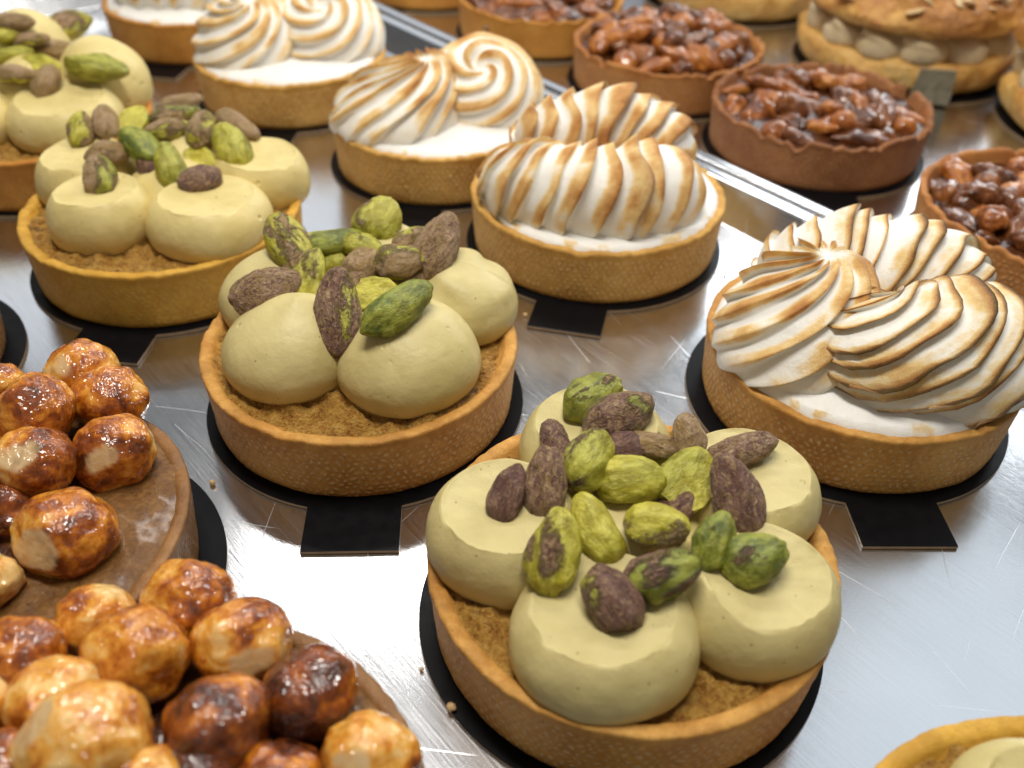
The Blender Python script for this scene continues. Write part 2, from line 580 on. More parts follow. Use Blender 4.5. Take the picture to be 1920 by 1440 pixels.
counter = put('counter', make_mesh('counter', [(-160, -60, -.25), (160, -60, -.25), (160, 190, -.25), (-160, 190, -.25)], [(0, 1, 2, 3)], smooth=False), M_counter)
tag(counter, kind='structure')
tray(25.30, -1, -52.6, 26.0, 60, 'brushed steel tray under the pistachio, hazelnut and meringue tarts')
tray(25.46, 1, -62.0, 16.0, 60, 'brushed steel tray under the nut tarts beyond the raised rim')

# ------------------------------------------------------------------ cards
def cake_card(cx, cy, r, tab_px, label, group=None, tab_w=2.15, tab_len=1.2, bent=False):
    """black disc with a tab; tab_px = image direction point the tab aims at (world xy from pixel)"""
    tdir = np.array([tab_px[0] - cx, tab_px[1] - cy])
    ang = math.atan2(tdir[1], tdir[0])
    pts = []
    half = math.asin(tab_w / 2 / r)
    n = 96
    for k in range(n + 1):
        a = half + (2 * math.pi - 2 * half) * k / n
        pts.append((r * math.cos(a), r * math.sin(a)))
    if not bent:
        x1 = r + tab_len
        pts += [(x1, -tab_w / 2), (x1, tab_w / 2)]
    n = len(pts)
    V = []
    zs = [(0.012, -.012), (.02, 0), (.095, 0), (.103, -.012)]
    P = np.array(pts)
    for z, off in zs:
        s = 1 + off / r
        V += [(p[0] * s, p[1] * s, z) for p in P]
    import bmesh
    bm = bmesh.new()
    vs = [bm.verts.new(v) for v in (np.array(V) * S)]
    for j in range(3):
        for k in range(n):
            f = bm.faces.new((vs[j * n + k], vs[j * n + (k + 1) % n], vs[(j + 1) * n + (k + 1) % n], vs[(j + 1) * n + k]))
            f.material_index = 1 if j < 2 else 0
    bm.faces.new(vs[3 * n:])
    bm.faces.new(vs[:n][::-1]).material_index = 1
    if bent:                               # tab folded upwards
        w = tab_w / 2
        prof = [(r - .1, .103), (r + .12, .14), (r + .30, .45), (r + .42, 1.75)]
        top = [[bm.verts.new((x * S, s * w * S * (1.0 if k < 3 else .86), z * S)) for s in (-1, 1)] for k, (x, z) in enumerate(prof)]
        bot = [[bm.verts.new(((x + .08) * S, s * w * S * (1.0 if k < 3 else .86), (z - .03) * S)) for s in (-1, 1)] for k, (x, z) in enumerate(prof)]
        for k in range(3):
            bm.faces.new((top[k][0], top[k][1], top[k + 1][1], top[k + 1][0]))
            bm.faces.new((bot[k][1], bot[k][0], bot[k + 1][0], bot[k + 1][1])).material_index = 2
            for q in (0, 1):
                bm.faces.new((top[k][q], top[k + 1][q], bot[k + 1][q], bot[k][q])).material_index = 1
        bm.faces.new((top[3][0], top[3][1], bot[3][1], bot[3][0])).material_index = 1
    me = bpy.data.meshes.new('cake_card')
    bm.to_mesh(me)
    bm.free()
    me.materials.append(M_card)
    me.materials.append(M_card_edge)
    me.materials.append(M_card_back)
    o = put('cake_card', me, None, None, (cx, cy, 0), (0, 0, ang))
    return tag(o, label, 'cake card', group)


# ------------------------------------------------------------------ pastry parts (all local to the tart's root, z = 0 is the tray)
Z0 = .106


def shell(parent, R, h, mat, seed, chip=.05, thick=.30, inner=.62, nth=260):
    prof = [(.90, Z0, 0), (.955, Z0 + .004, .1), (.967, Z0 + .05, .15)]
    prof = [(p[0] * R, p[1], p[2]) for p in prof]
    for k in range(1, 12):
        t = k / 12
        prof.append((R * (.968 + .030 * t), Z0 + .05 + (h - .13 - .05) * t, t))
    e = thick
    rim = [(R, h - .10, .95), (R - .006, h - .035, 1.0), (R - .03, h - .004, 1.0), (R - .09, h + .006, 1), (R - e * .6, h, 1), (R - e * .9, h - .03, 1),
           (R - e * 1.05, h - .10, 1), (R - e * 1.35, h - .26, 1), (R - e * 1.9, h - inner, 1)]
    prof += rim
    th = np.linspace(0, 2 * np.pi, nth, endpoint=False) + np.pi / 2
    pr = np.array(prof)
    r = pr[:, 0][:, None] * np.ones(nth)
    z = pr[:, 1][:, None] * np.ones(nth)
    w = pr[:, 2][:, None]
    circ = np.stack([np.cos(th), np.sin(th), 0 * th], -1)
    wob = fbm(circ * R, .55, seed, 2)
    chipn = fbm(circ * R, 1.6, seed + 5, 3)
    rimw = sstep(.75, 1.0, w)
    z = z + rimw * chip * (wob * .9 + np.minimum(chipn, .1) * 1.6)
    r = r * (1 + .009 * wob * (w > .1))
    rs = np.random.RandomState(seed)
    for _ in range(14):                                  # little chips out of the rim
        a0, wd, dp = rs.uniform(0, 2 * np.pi), rs.uniform(.015, .06), rs.uniform(.02, .10) * (chip / .06)
        dd = np.angle(np.exp(1j * (th - a0)))
        z = z - rimw * dp * np.exp(-(dd / wd) ** 4)
    P = np.stack([r * np.cos(th), r * np.sin(th), z], -1)
    n3 = fbm(P, 3.2, seed + 9, 3)
    r = r + .016 * n3 * (w > .12)
    z = z + .020 * n3 * rimw
    V = np.stack([r * np.cos(th), r * np.sin(th), z], -1).reshape(-1, 3)
    uv = np.stack([np.broadcast_to(th * R, r.shape), z], -1).reshape(-1, 2)
    # uv of the rim and inside kept above the dotted band
    k0 = len(prof) - len(rim)
    uv = uv.reshape(len(prof), nth, 2)
    uv[k0 + 2:, :, 1] = 1.9
    # a seam column keeps the dot rows continuous (integer number of dots around)
    Pd = .205
    uv[..., 0] = np.broadcast_to(th / (2 * np.pi) * round(2 * np.pi * R / Pd) * Pd, r.shape)
    me = make_mesh('pastry_shell', V, grid_quads(nth, len(prof)), uv=uv.reshape(-1, 2))
    # fix the wrap quads' uv
    return put('pastry_shell', me, mat, parent)


def disc(name, parent, mat, R, z, seed, amp, freq, dome=0.0, nr=40, nth=160, edge=0.0, attrs=None, coarse=0.0):
    th = np.linspace(0, 2 * np.pi, nth, endpoint=False)
    rr = np.linspace(0.01, 1, nr)
    X = rr[:, None] * R * np.cos(th)
    Y = rr[:, None] * R * np.sin(th)
    P = np.stack([X, Y, 0 * X], -1)
    Z = z + dome * (1 - rr[:, None] ** 2) - edge * sstep(.86, 1, rr[:, None]) + amp * fbm(P, freq, seed, 4) + coarse * fbm(P, freq * .3, seed + 3, 2)
    V = np.stack([X, Y, Z], -1).reshape(-1, 3)
    V = np.vstack([V, [[0, 0, Z[0].mean()]]])
    at_ = {'toast': np.zeros(len(V)), 'cap': np.zeros(len(V))} if attrs is None else attrs
    return put(name, make_mesh(name, V, grid_quads(nth, nr), fan(nth, 0, len(V) - 1, True), attrs=at_), mat, parent)


def dollop_cut(parent, mat, x, y, z0, r, zc, tilt=(0, 0), seed=0, hh=None, dip=.09, col=None):
    """mound of cream with its top pressed off flat: zc = height of the cut at the middle"""
    nth, nw, ncap = 120, 30, 16
    th = np.linspace(0, 2 * np.pi, nth, endpoint=False)
    body = zc - z0
    hh = hh or body * .80
    zm = z0 + body * .40
    c, s = np.cos(th), np.sin(th)
    wob = 1 + .045 * pn(np.stack([c, s, 0 * c], -1), 1.1, seed)

    def prof(phi):
        cosv = np.maximum(np.cos(phi), 0)
        lower = phi < 0
        rad = r * np.where(lower, cosv ** .55, cosv ** .92)
        z = np.where(lower, zm + np.sin(phi) * body * .56, zm + np.sin(phi) * hh * 1.10)
        return rad, z
    tl = np.array(tilt)
    en = .05 * pn(np.stack([c, s, 0 * c], -1), 1.7, seed + 50) + .022 * pn(np.stack([c, s, 0 * c], -1), 7.0, seed + 51)

    def g(phi):
        rad, z = prof(phi)
        return z - (zc + en + tl[0] * rad * c * wob + tl[1] * rad * s * wob)
    lo, hi = np.zeros(nth), np.full(nth, np.pi / 2)
    for _ in range(30):
        mid = (lo + hi) / 2
        gm = g(mid)
        hi = np.where(gm > 0, mid, hi)
        lo = np.where(gm > 0, lo, mid)
    pe = hi
    p0 = -np.radians(50)
    rows, cap = [], []
    for k in range(nw):
        t = k / (nw - 1)
        phi = p0 + (pe - p0) * t
        rad, z = prof(phi)
        rows.append((rad, z))
        cap.append(0)
    re, ze = prof(pe)
    # narrow rounded shoulder
    for k, (fr, dz) in enumerate(((.994, .004), (.982, .0), (.962, -.010))):
        rows.append((re * fr, zc + tl[0] * re * fr * c + tl[1] * re * fr * s + dz + (ze - (zc + tl[0] * re * c + tl[1] * re * s)) * (1 - k * .4)))
        cap.append(.6 + .2 * k)
    for k in range(1, ncap):
        fr = .962 * (1 - k / ncap)
        zz = zc + en * fr ** 3 + tl[0] * re * fr * c + tl[1] * re * fr * s - .012 - dip * (1 - fr ** 2)
        rows.append((re * fr, zz))
        cap.append(1)
    RR = np.array([a for a, b in rows]) * wob
    ZZ = np.array([b for a, b in rows])
    V = np.stack([RR * c, RR * s, ZZ], -1)
    n = fbm(V, .8, seed + 3, 3)
    capw = np.array(cap)[:, None]
    V[..., 0] += .035 * n * c
    V[..., 1] += .035 * n * s
    V[..., 2] += capw * (.028 * fbm(V * np.array([1, 2.2, 1]), 1.2, seed + 7, 3))
    V = V.reshape(-1, 3)
    C = V[-nth:].mean(0)
    V = np.vstack([V, C])
    V[:, 0] += x
    V[:, 1] += y
    capa = np.append(np.repeat(cap, nth), 1)
    me = make_mesh('cream_dollop', V, grid_quads(nth, len(rows)), fan(nth, len(rows) - 1, len(V) - 1), attrs={'cap': capa})
    return put('cream_dollop', me, mat, parent)


def catmull(tab, n):
    tab = np.array(tab, float)
    P = np.vstack([2 * tab[0] - tab[1], tab, 2 * tab[-1] - tab[-2]])
    seg = len(tab) - 1
    out = []
    for t in np.linspace(0, seg - 1e-6, n):
        k = int(t)
        u = t - k
        p0, p1, p2, p3 = P[k], P[k + 1], P[k + 2], P[k + 3]
        out.append(.5 * ((2 * p1) + (-p0 + p2) * u + (2 * p0 - 5 * p1 + 4 * p2 - p3) * u * u + (-p0 + 3 * p1 - 3 * p2 + p3) * u ** 3))
    return np.array(out)


KISS = [(.78, 0), (.95, .13), (1.0, .30), (.965, .46), (.86, .62), (.68, .77), (.46, .88), (.28, .94), (.15, .975), (.07, 1.0), (.012, 1.02)]
SOFT = [(.80, 0), (.96, .14), (1.0, .32), (.965, .50), (.85, .68), (.66, .83), (.42, .935), (.2, .985), (.012, 1.0)]


def dollop_kiss(parent, mat, x, y, z0, r, H, lean=(0, 0), seed=0, prof=KISS, fold=0.0, name='cream_dollop'):
    nth, nr = 110, 60
    pr = catmull(prof, nr)
    th = np.linspace(0, 2 * np.pi, nth, endpoint=False)
    c, s = np.cos(th), np.sin(th)
    wob = 1 + .035 * pn(np.stack([c, s, 0 * c], -1), 1.1, seed)
    rad = np.maximum(pr[:, 0], 0.004)[:, None] * r * wob
    zz = pr[:, 1][:, None] * H * np.ones(nth)
    t = pr[:, 1][:, None] ** 3
    V = np.stack([rad * c + lean[0] * t, rad * s + lean[1] * t, z0 + zz], -1)
    n = fbm(V, .75, seed + 3, 3)
    V[..., 0] += .04 * n * c
    V[..., 1] += .04 * n * s
    if fold:
        # creases dragged by the piping tip near the top
        ph = np.sin(V[..., 2] * 5.2 + 2.2 * th + 3 * pn(V, .6, seed + 8))
        up = sstep(.45, .8, pr[:, 1])[:, None]
        V[..., 0] += fold * up * ph * c
        V[..., 1] += fold * up * ph * s
    V = V.reshape(-1, 3)
    V = np.vstack([V, V[-nth:].mean(0)])
    V[:, 0] += x
    V[:, 1] += y
    me = make_mesh(name, V, grid_quads(nth, nr), fan(nth, nr - 1, len(V) - 1), attrs={'cap': np.zeros(len(V)), 'toast': np.zeros(len(V))})
    return put(name, me, mat, parent)


# ------------------------------------------------------------------ nuts
def blob(nu, nv):
    """unit sphere, pole along x; rows along x"""
    u = np.linspace(0, 2 * np.pi, nu, endpoint=False)
    v = np.linspace(.04, np.pi - .04, nv)
    X = -np.cos(v)[:, None] * np.ones(nu)
    Y = np.sin(v)[:, None] * np.cos(u)
    Z = np.sin(v)[:, None] * np.sin(u)
    return np.stack([X, Y, Z], -1)


def close_blob(name, V, nu, nv, attrs):
    F = V.reshape(-1, 3)
    F = np.vstack([F, V[0].mean(0), V[-1].mean(0)])
    n = len(F)
    at_ = {}
    for k, a in attrs.items():
        a = np.asarray(a)
        at_[k] = np.concatenate([a.ravel(), [a[0].mean(), a[-1].mean()]])
    tris = np.vstack([fan(nu, 0, n - 2, True), fan(nu, nv - 1, n - 1)])
    return make_mesh(name, F, grid_quads(nu, nv), tris, attrs=at_)


def pistachio_mesh(a, b, c, seed, half=False, nu=52, nv=40):
    V = blob(nu, nv)
    x = V[..., 0]
    taper = 1 - .16 * x + .06 * x * x
    # one end drawn out to a point
    tip = np.where(x < -.55, 1 - .55 * sstep(-.55, -1.05, x), 1.0) if seed % 3 else 1.0
    V[..., 1] *= taper * tip
    V[..., 2] *= taper * tip
    # crease between the two halves of the kernel
    groove = np.exp(-(V[..., 2] / .10) ** 2) * sstep(.1, .5, np.abs(V[..., 1]))
    V[..., 1] *= 1 - .07 * groove
    # facets: flats pressed in by the shell
    rs = np.random.RandomState(seed + 100)
    for _ in range(7):
        d = rs.normal(size=3)
        d /= np.linalg.norm(d)
        k = V @ d
        lim = rs.uniform(.76, .94)
        V -= np.maximum(k - lim, 0)[..., None] * d * .7
    P = V * np.array([a, b, c])
    N = V / np.linalg.norm(V, axis=-1)[..., None]
    Q = P * np.array([.75, 1, 1])
    d = .045 * fbm(Q, 1.5, seed, 2) + .022 * (1 - np.abs(fbm(Q, 3.4, seed + 5, 3)) * 2)
    P = P + N * (d * min(1.0, b / .4))[..., None]
    face = np.zeros(P.shape[:2])
    if half:
        lim = .12 * c
        top = P[..., 2] > lim
        face = sstep(lim - .02, lim + .03, P[..., 2])
        P[..., 2] = np.where(top, lim + (P[..., 2] - lim) * .10 + .05 * fbm(P, 2.2, seed + 2, 2), P[..., 2])
    return close_blob('pistachio', P, nu, nv, {'face': face})


def hazel_mesh(r, seed, cut=0, nu=60, nv=44):
    rs = np.random.RandomState(seed + 40)
    V = blob(nu, nv)
    N = V.copy()
    for _ in range(3):
        d = rs.normal(size=3)
        d /= np.linalg.norm(d)
        k = V @ d
        V = V - np.maximum(k - rs.uniform(.80, .95), 0)[..., None] * d * .6
    P = V * r * np.array([1.06, 1.0, .95])
    P = P + N * (.10 * r * fbm(V, 1.4, seed, 2) + .020 * r * fbm(V, 3.6, seed + 4, 2))[..., None]
    face = np.zeros(P.shape[:2])
    for q in range(cut):
        d = np.array([rs.uniform(-.7, .7), -rs.uniform(.3, 1), rs.uniform(.0, .9)])
        d /= np.linalg.norm(d)
        k = P @ d
        lim = rs.uniform(.84, .92) * r
        face = np.maximum(face, sstep(lim - .01, lim + .03, k) * (.7 + .3 * (fbm(P, 5, seed + q, 2) > -.1)))
        P = P - np.maximum(k - lim, 0)[..., None] * d * .92
    return close_blob('hazelnut', P, nu, nv, {'face': face})


def cream_bvh(objs, root):
    """tree in world centimetres of the given children of root"""
    vs, ps, off = [], [], 0
    rl = np.array(root.location) / S
    for o in objs:
        me = o.data
        co = np.empty(len(me.vertices) * 3, np.float32)
        me.vertices.foreach_get('co', co)
        vs += [Vector(v) for v in (co.reshape(-1, 3) / S + rl)]
        ps += [[i + off for i in p.vertices] for p in me.polygons]
        off = len(vs)
    return BVHTree.FromPolygons(vs, ps)


def aim(px, py, ang, p, w):
    """world direction that shows at image angle ang (degrees, anticlockwise) from pixel px,py; w = 0 flat, 1 in the image plane"""
    a = math.radians(ang)
    dx, dy = math.cos(a), -math.sin(a)
    flat = (at(px + 20 * dx, py + 20 * dy, p.z) - at(px - 20 * dx, py - 20 * dy, p.z)).normalized()
    scr = (CAM_R * dx + CAM_D * dy).normalized()
    return (flat * (1 - w) + scr * w).normalized()


_pid = [0]


def place_pistachios(root, bvh, specs, fallback_z, res=(52, 40)):
    rl = Vector(root.location) / S
    for sp_ in specs:
        px, py, lpx, wpx, ang, cover, hue, dark = sp_[:8]
        kw = sp_[8] if len(sp_) > 8 else {}
        _pid[0] += 1
        seed = _pid[0]
        d = ray(px, py)
        hit = bvh.ray_cast(CAM_P, d)
        q = hit[0] if hit[0] is not None else at(px, py, fallback_z)
        if q.z < fallback_z - 1.0:
            q = at(px, py, fallback_z - .4)
        dep = (q - CAM_P).dot(_fw)
        ppc = F_PX / dep
        axis = aim(px, py, ang, q, kw.get('w', .45))
        # foreshortening of the long axis
        vd = d
        fs = math.sqrt(max(.2, 1 - axis.dot(vd) ** 2))
        a, b = lpx * .56 / ppc / fs, wpx * .55 / ppc
        c = b * kw.get('flat', .82)
        # up axis as vertical as can be, or turned to the camera for the cut halves
        up = Vector((0, -.5, .85)) if kw.get('half') else Vector((random.uniform(-.4, .4), random.uniform(-.5, .1), 1))
        if 'up' in kw:
            up = Vector(kw['up'])
        zax = (up - axis * up.dot(axis)).normalized()
        yax = zax.cross(axis)
        M = Matrix((axis, yax, zax)).transposed()
        cen = q - d * (c * kw.get('lift', .95))
        me = pistachio_mesh(a, b, c, seed, kw.get('half', False), *res)
        o = put('pistachio', me, M_pist, root, cen - rl, M.to_euler())
        o.color = (cover, hue, dark, 1)


# ------------------------------------------------------------------ torched meringue
def ridge_profile(q, peak=.70, p1=1.35, p2=1.1):
    f = np.where(q < peak, (q / peak) ** p1, ((1 - q) / (1 - peak)) ** p2)
    return f * (1.12 - .12 * f)


def rosette(parent, x, y, z0, r, H, N, twist, amp, lean=(0, 0), seed=0, dimple=0.0, toast=1.0, mirror=False, peak=.6875, tgain=1.0, vfall=.35, tilt=0.0):
    per, ns = 16, 72
    nth = N * per
    qq = (np.arange(nth) % per) / per
    f0 = ridge_profile(qq, peak)
    tab = [(.012, 1.0 - dimple), (.14, .995 - dimple * .75), (.30, .97 - dimple * .15), (.48, .905), (.66, .79), (.82, .62), (.94, .42), (1.0, .22), (1.0, .08), (.96, -.04)]
    pr = catmull(tab, ns)
    rad0, zz0 = pr[:, 0] * r, pr[:, 1] * H
    dr, dz = np.gradient(rad0), np.gradient(zz0)
    ln = np.hypot(dr, dz) + 1e-9
    nr_, nz_ = -dz / ln, dr / ln                       # outward normal in the profile plane
    s = np.linspace(0, 1, ns)
    arc = np.cumsum(ln)
    arc = arc / arc[-1]
    thp = np.arange(nth) / nth * 2 * np.pi
    tw = twist * arc[:, None]
    wv = .22 * pn(np.stack([np.cos(thp), np.sin(thp), 0 * thp], -1)[None] * 1.5 + arc[:, None, None] * 1.3, 1.0, seed)
    th = thp[None] - tw + wv
    rid = np.repeat(np.random.RandomState(seed + 1).uniform(.72, 1.18, N), per)
    env = sstep(.0, .16, arc)[:, None] * (1 - .6 * sstep(.72, 1.0, arc)[:, None])
    f = f0[None] * env * rid[None] * (1 + .25 * pn(np.stack([np.cos(th) * 2, np.sin(th) * 2, arc[:, None] * 3 + 0 * th], -1), 1.0, seed + 2))
    disp = amp * (f - .25 * env)
    rad = rad0[:, None] + disp * nr_[:, None]
    z = zz0[:, None] + disp * nz_[:, None]
    tang = amp * .55 * f ** 2 / np.maximum(rad, .25)     # crest leans over
    th2 = th + tang
    sgn = -1 if mirror else 1
    t3 = np.clip(zz0 / H, 0, 1)[:, None] ** 2
    X = rad * np.cos(sgn * th2) + lean[0] * t3
    Y = rad * np.sin(sgn * th2) + lean[1] * t3
    V = np.stack([X, Y, z0 + z], -1)
    n = fbm(V, .9, seed + 5, 2)
    V += (.05 * n)[..., None] * np.stack([np.cos(sgn * th), np.sin(sgn * th), .4 + 0 * th], -1)
    nz = fbm(V, 1.3, seed + 11, 2)
    tv = (.60 * sstep(.06, .66, f0) + .18 * sstep(.80, 1.0, f0))[None] * (1 - vfall * sstep(.45, .85, arc)[:, None]) * sstep(.02, .14, arc)[:, None]
    tv = tv * (1 - sstep(.80, .97, arc)[:, None]) * (.80 + .45 * nz) * toast
    tv = np.clip(tv * tgain + .10 * toast * sstep(.4, .0, arc)[:, None] * (nz > -.3), 0, 1)
    V = V.reshape(-1, 3)
    V = np.vstack([V, V[:nth].mean(0)])
    tv = np.append(tv.ravel(), 0.1)
    Q, T = grid_quads(nth, ns), fan(nth, 0, len(V) - 1, True)
    if not mirror:
        Q, T = Q[:, ::-1], T[:, ::-1]
    if tilt:                                             # tip the apex towards the front
        ca, sa = math.cos(tilt), math.sin(tilt)
        zc = z0 + H * .35
        yy, zz = V[:, 1].copy(), V[:, 2] - zc
        V[:, 1] = yy * ca - zz * sa
        V[:, 2] = zc + yy * sa + zz * ca
    V[:, 0] += x
    V[:, 1] += y
    return put('meringue_swirl', make_mesh('meringue_swirl', V, Q, T, attrs={'toast': tv}), M_mer, parent)


def rope(parent, path, radii, pitch, skew, amp, seed, toast=1.0, squash=1.0, peak=.6875, flip=False, lean=.7, back=.6, crest=.66, wide=.42):
    """piped rope with slanting ridges; path and radii are control points"""
    ctl = np.array([[*p, q] for p, q in zip(path, radii)], float)
    dense = catmull(ctl, 400)
    seg = np.linalg.norm(np.diff(dense[:, :3], axis=0), axis=1)
    L = np.concatenate([[0], np.cumsum(seg)])
    tot = L[-1]
    per, nv = 16, 60
    pad = int(abs(skew) * 1.6) + 2
    nrid = int(tot / pitch) + 2 * pad
    nu = nrid * per
    up_ = (np.arange(nu) / per - pad) * pitch
    kx = up_ / pitch
    up_ = up_ + pitch * .28 * pn(np.stack([kx * .83, 0 * kx + .3, 0 * kx], -1), 1.0, seed + 21)
    v = np.linspace(-np.pi * .62, np.pi * 1.62, nv)
    vf = (v - np.pi / 2) / (np.pi / 2)                 # 0 on top, -1 at the front, +1 at the back
    gv = np.where(vf < 0, -np.abs(vf) ** 1.7, back * vf)
    U = up_[None] + (-1 if flip else 1) * skew * pitch * gv[:, None]
    U = U + pitch * .30 * pn(np.stack([U * .8, np.cos(v)[:, None] + 0 * U, np.sin(v)[:, None] + 0 * U], -1), 1.1, seed + 31)
    q = (np.arange(nu) % per) / per
    if flip:
        q = 1 - q
    f0 = ridge_profile(q, peak)
    Uc = np.clip(U, 0, tot)
    inside = sstep(0, .25, Uc) * sstep(0, .25, tot - Uc)
    rs = np.random.RandomState(seed)
    rid = np.repeat(rs.uniform(.6, 1.25, nrid), per)
    f = f0[None] * rid[None] * (1 + .3 * pn(np.stack([Uc, np.cos(v)[:, None] + 0 * Uc, np.sin(v)[:, None] + 0 * Uc], -1), 1.2, seed + 3))
    Ux = np.clip(Uc + (-1 if flip else 1) * lean * amp * f ** 2 * inside, 0, tot)
    C = np.stack([np.interp(Ux, L, dense[:, k]) for k in range(4)], -1)
    eps = .05
    C2 = np.stack([np.interp(np.clip(Ux + eps, 0, tot), L, dense[:, k]) - np.interp(np.clip(Ux - eps, 0, tot), L, dense[:, k]) for k in range(3)], -1)
    T = C2 / (np.linalg.norm(C2, axis=-1)[..., None] + 1e-9)
    side = np.cross(T, np.array([0, 0, 1.0]))
    side /= np.linalg.norm(side, axis=-1)[..., None] + 1e-9
    upv = np.cross(side, T)
    R = np.maximum(C[..., 3], .01)
    low = sstep(-.2, -.9, np.sin(v))[:, None]
    R2 = R + amp * (f - .3) * inside * (1 - .7 * low) * np.minimum(1, R / .7)
    P = C[..., :3] + (R2 * np.cos(v)[:, None])[..., None] * side + (R2 * squash * np.sin(v)[:, None])[..., None] * upv
    n = fbm(P, .9, seed + 5, 2)
    P += (.05 * n * inside)[..., None] * upv
    nz = fbm(P, 1.3, seed + 11, 2)
    tv = (wide * sstep(.14, .66, f0) + crest * sstep(.80, 1.0, f0) ** 1.5)[None] * sstep(-.8, .2, np.sin(v))[:, None] * (.86 + .5 * nz) * toast * (.35 + .65 * inside)
    tv = np.clip(tv, 0, 1)
    Q = grid_quads(nu, nv, False)
    return put('meringue_swirl', make_mesh('meringue_swirl', P.reshape(-1, 3), Q, attrs={'toast': tv.ravel()}), M_mer, parent)


def meringue_base(parent, R, h, seed, rise=.35, spill=0.0):
    """smooth white layer filling the shell up to its rim"""
    nth, nr = 200, 44
    th = np.linspace(0, 2 * np.pi, nth, endpoint=False)
    rr = np.linspace(.02, 1, nr)
    c, s = np.cos(th), np.sin(th)
    edge = R - .17 + .06 * fbm(np.stack([c, s, 0 * c], -1) * R, .9, seed, 3)
    rad = rr[:, None] * edge
    P = np.stack([rad * c, rad * s, 0 * rad], -1)
    z = h - .02 + rise * (1 - rr[:, None] ** 2.2) + .07 * fbm(P, .7, seed + 3, 3) * sstep(1, .9, rr[:, None]) + .05 * sstep(.8, .93, rr[:, None])
    z = z - .16 * sstep(.955, 1.0, rr[:, None])
    V = np.vstack([np.stack([rad * c, rad * s, z], -1).reshape(-1, 3), [[0, 0, h + rise]]])
    rim = sstep(.86, .97, rr)[:, None] * sstep(.10, .5, fbm(P, 1.4, seed + 9, 3)) * .34
    tv = np.append(rim.ravel(), 0)
    return put('meringue_base', make_mesh('meringue_base', V, grid_quads(nth, nr), fan(nth, 0, len(V) - 1, True), attrs={'toast': tv}), M_mer, parent)


HSH = 1.90      # shell height above the tray

# ------------------------------------------------------------------ pistachio tarts
def pistachio_tart(cx, cy, R, label, seed, mat=None, fill_z=None, cream=None):
    t = thing('pistachio_tart', (cx, cy, 0), label, 'tart', 'pistachio cream tarts')
    shell(t, R, HSH, mat or M_shell, seed, .035, .32, .35, 360)
    disc('almond_filling', t, M_crumb, R - .30, fill_z or HSH - .17, seed + 20, .17, 2.4, .06, coarse=.12, nr=80, nth=320)
    return t


# the near one: five flat-topped mounds, nineteen kernels
PA = (2.42, 12.42)
tA = pistachio_tart(*PA, 3.99, 'largest pistachio cream tart, nearest in front, with five flat-topped mounds', 1)
zf = HSH - .36
dA = [dollop_cut(tA, M_cream, -.68, -2.15, zf, 1.70, 2.88, (.03, -.03), 11),
      dollop_cut(tA, M_cream, 2.12, -1.28, zf, 1.58, 2.92, (-.03, .02), 12),
      dollop_cut(tA, M_cream, 2.32, 1.30, zf, 1.55, 2.98, (-.05, .0), 13),
      dollop_cut(tA, M_cream, -2.42, .10, zf, 1.58, 3.02, (.06, .02), 14),
      dollop_cut(tA, M_cream, -.62, 2.35, zf, 1.66, 3.15, (.04, -.02), 15),
      dollop_kiss(tA, M_cream, 0, .1, zf, 1.5, 1.35, (0, 0), 16, SOFT)]
bA = cream_bvh(dA, tA)
random.seed(3)
# px, py, length px, width px, image angle, skin cover, hue (0 lime, 1 deep green), dark skin
A_NUTS = [
    (1108, 745, 112, 82, 38, .36, .75, .4), (1158, 782, 128, 86, 32, .56, .8, .55, {'w': .3}),
    (1042, 836, 90, 58, 105, .95, .5, .6, {'lift': .2}), (1023, 905, 132, 76, 84, 1.0, .5, .5, {'w': .7}),
    (952, 928, 112, 60, 72, 1.0, .5, .75, {'w': .7}), (1106, 862, 104, 84, 62, .30, .32, .6),
    (1180, 903, 122, 92, 4, .30, .22, .45), (1226, 838, 112, 52, -8, .75, .35, .2, {'lift': .4}),
    (1291, 818, 82, 58, 100, .78, .55, .2, {'w': .7}), (1288, 898, 112, 96, 52, .05, .22, .4, {'half': True, 'flat': .7}),
    (1388, 845, 128, 62, 20, .88, .5, .5), (1380, 925, 148, 82, 106, .92, .6, .65, {'w': .75}),
    (1120, 998, 138, 80, 118, .12, .20, .4, {'w': .7}), (1037, 1037, 154, 96, 80, .34, .08, .55, {'w': .75}),
    (1231, 988, 120, 86, -6, .46, .12, .2), (1337, 1020, 112, 70, 68, .30, .85, .7, {'w': .7}),
    (1413, 1046, 112, 90, 20, .22, .78, .6), (1243, 1076, 126, 92, 22, .42, .85, .7),
    (1148, 1124, 134, 92, 128, .60, .62, .7, {'w': .6}),
    (1165, 850, 90, 70, 20, .9, .6, .8, {'lift': .1}), (1265, 955, 90, 60, 40, .8, .6, .7, {'lift': .0})]
place_pistachios(tA, bA, A_NUTS, 3.2, (60, 46))

# the middle one: two peaked mounds in front, rough ones behind
PB = (-3.82, 19.13)
tB = pistachio_tart(*PB, 3.92, 'pistachio cream tart in the middle with two smooth peaked mounds in front', 2)
dB = [dollop_kiss(tB, M_cream, -1.55, -.98, zf, 1.60, 2.05, (.3, .1), 21),
      dollop_kiss(tB, M_cream, 1.32, -1.22, zf, 1.74, 2.10, (.1, .15), 22),
      dollop_kiss(tB, M_cream, 2.35, 1.35, zf, 1.58, 1.85, (-.2, .1), 23, SOFT, .10),
      dollop_kiss(tB, M_cream, -2.20, 1.30, zf, 1.55, 1.85, (.1, .1), 24, SOFT, .02),
      dollop_kiss(tB, M_cream, .35, 2.35, zf, 1.55, 2.1, (0, 0), 25, SOFT, .02),
      dollop_kiss(tB, M_cream, 0, .4, zf, 1.3, 1.7, (0, 0), 26, SOFT)]
bB = cream_bvh(dB, tB)
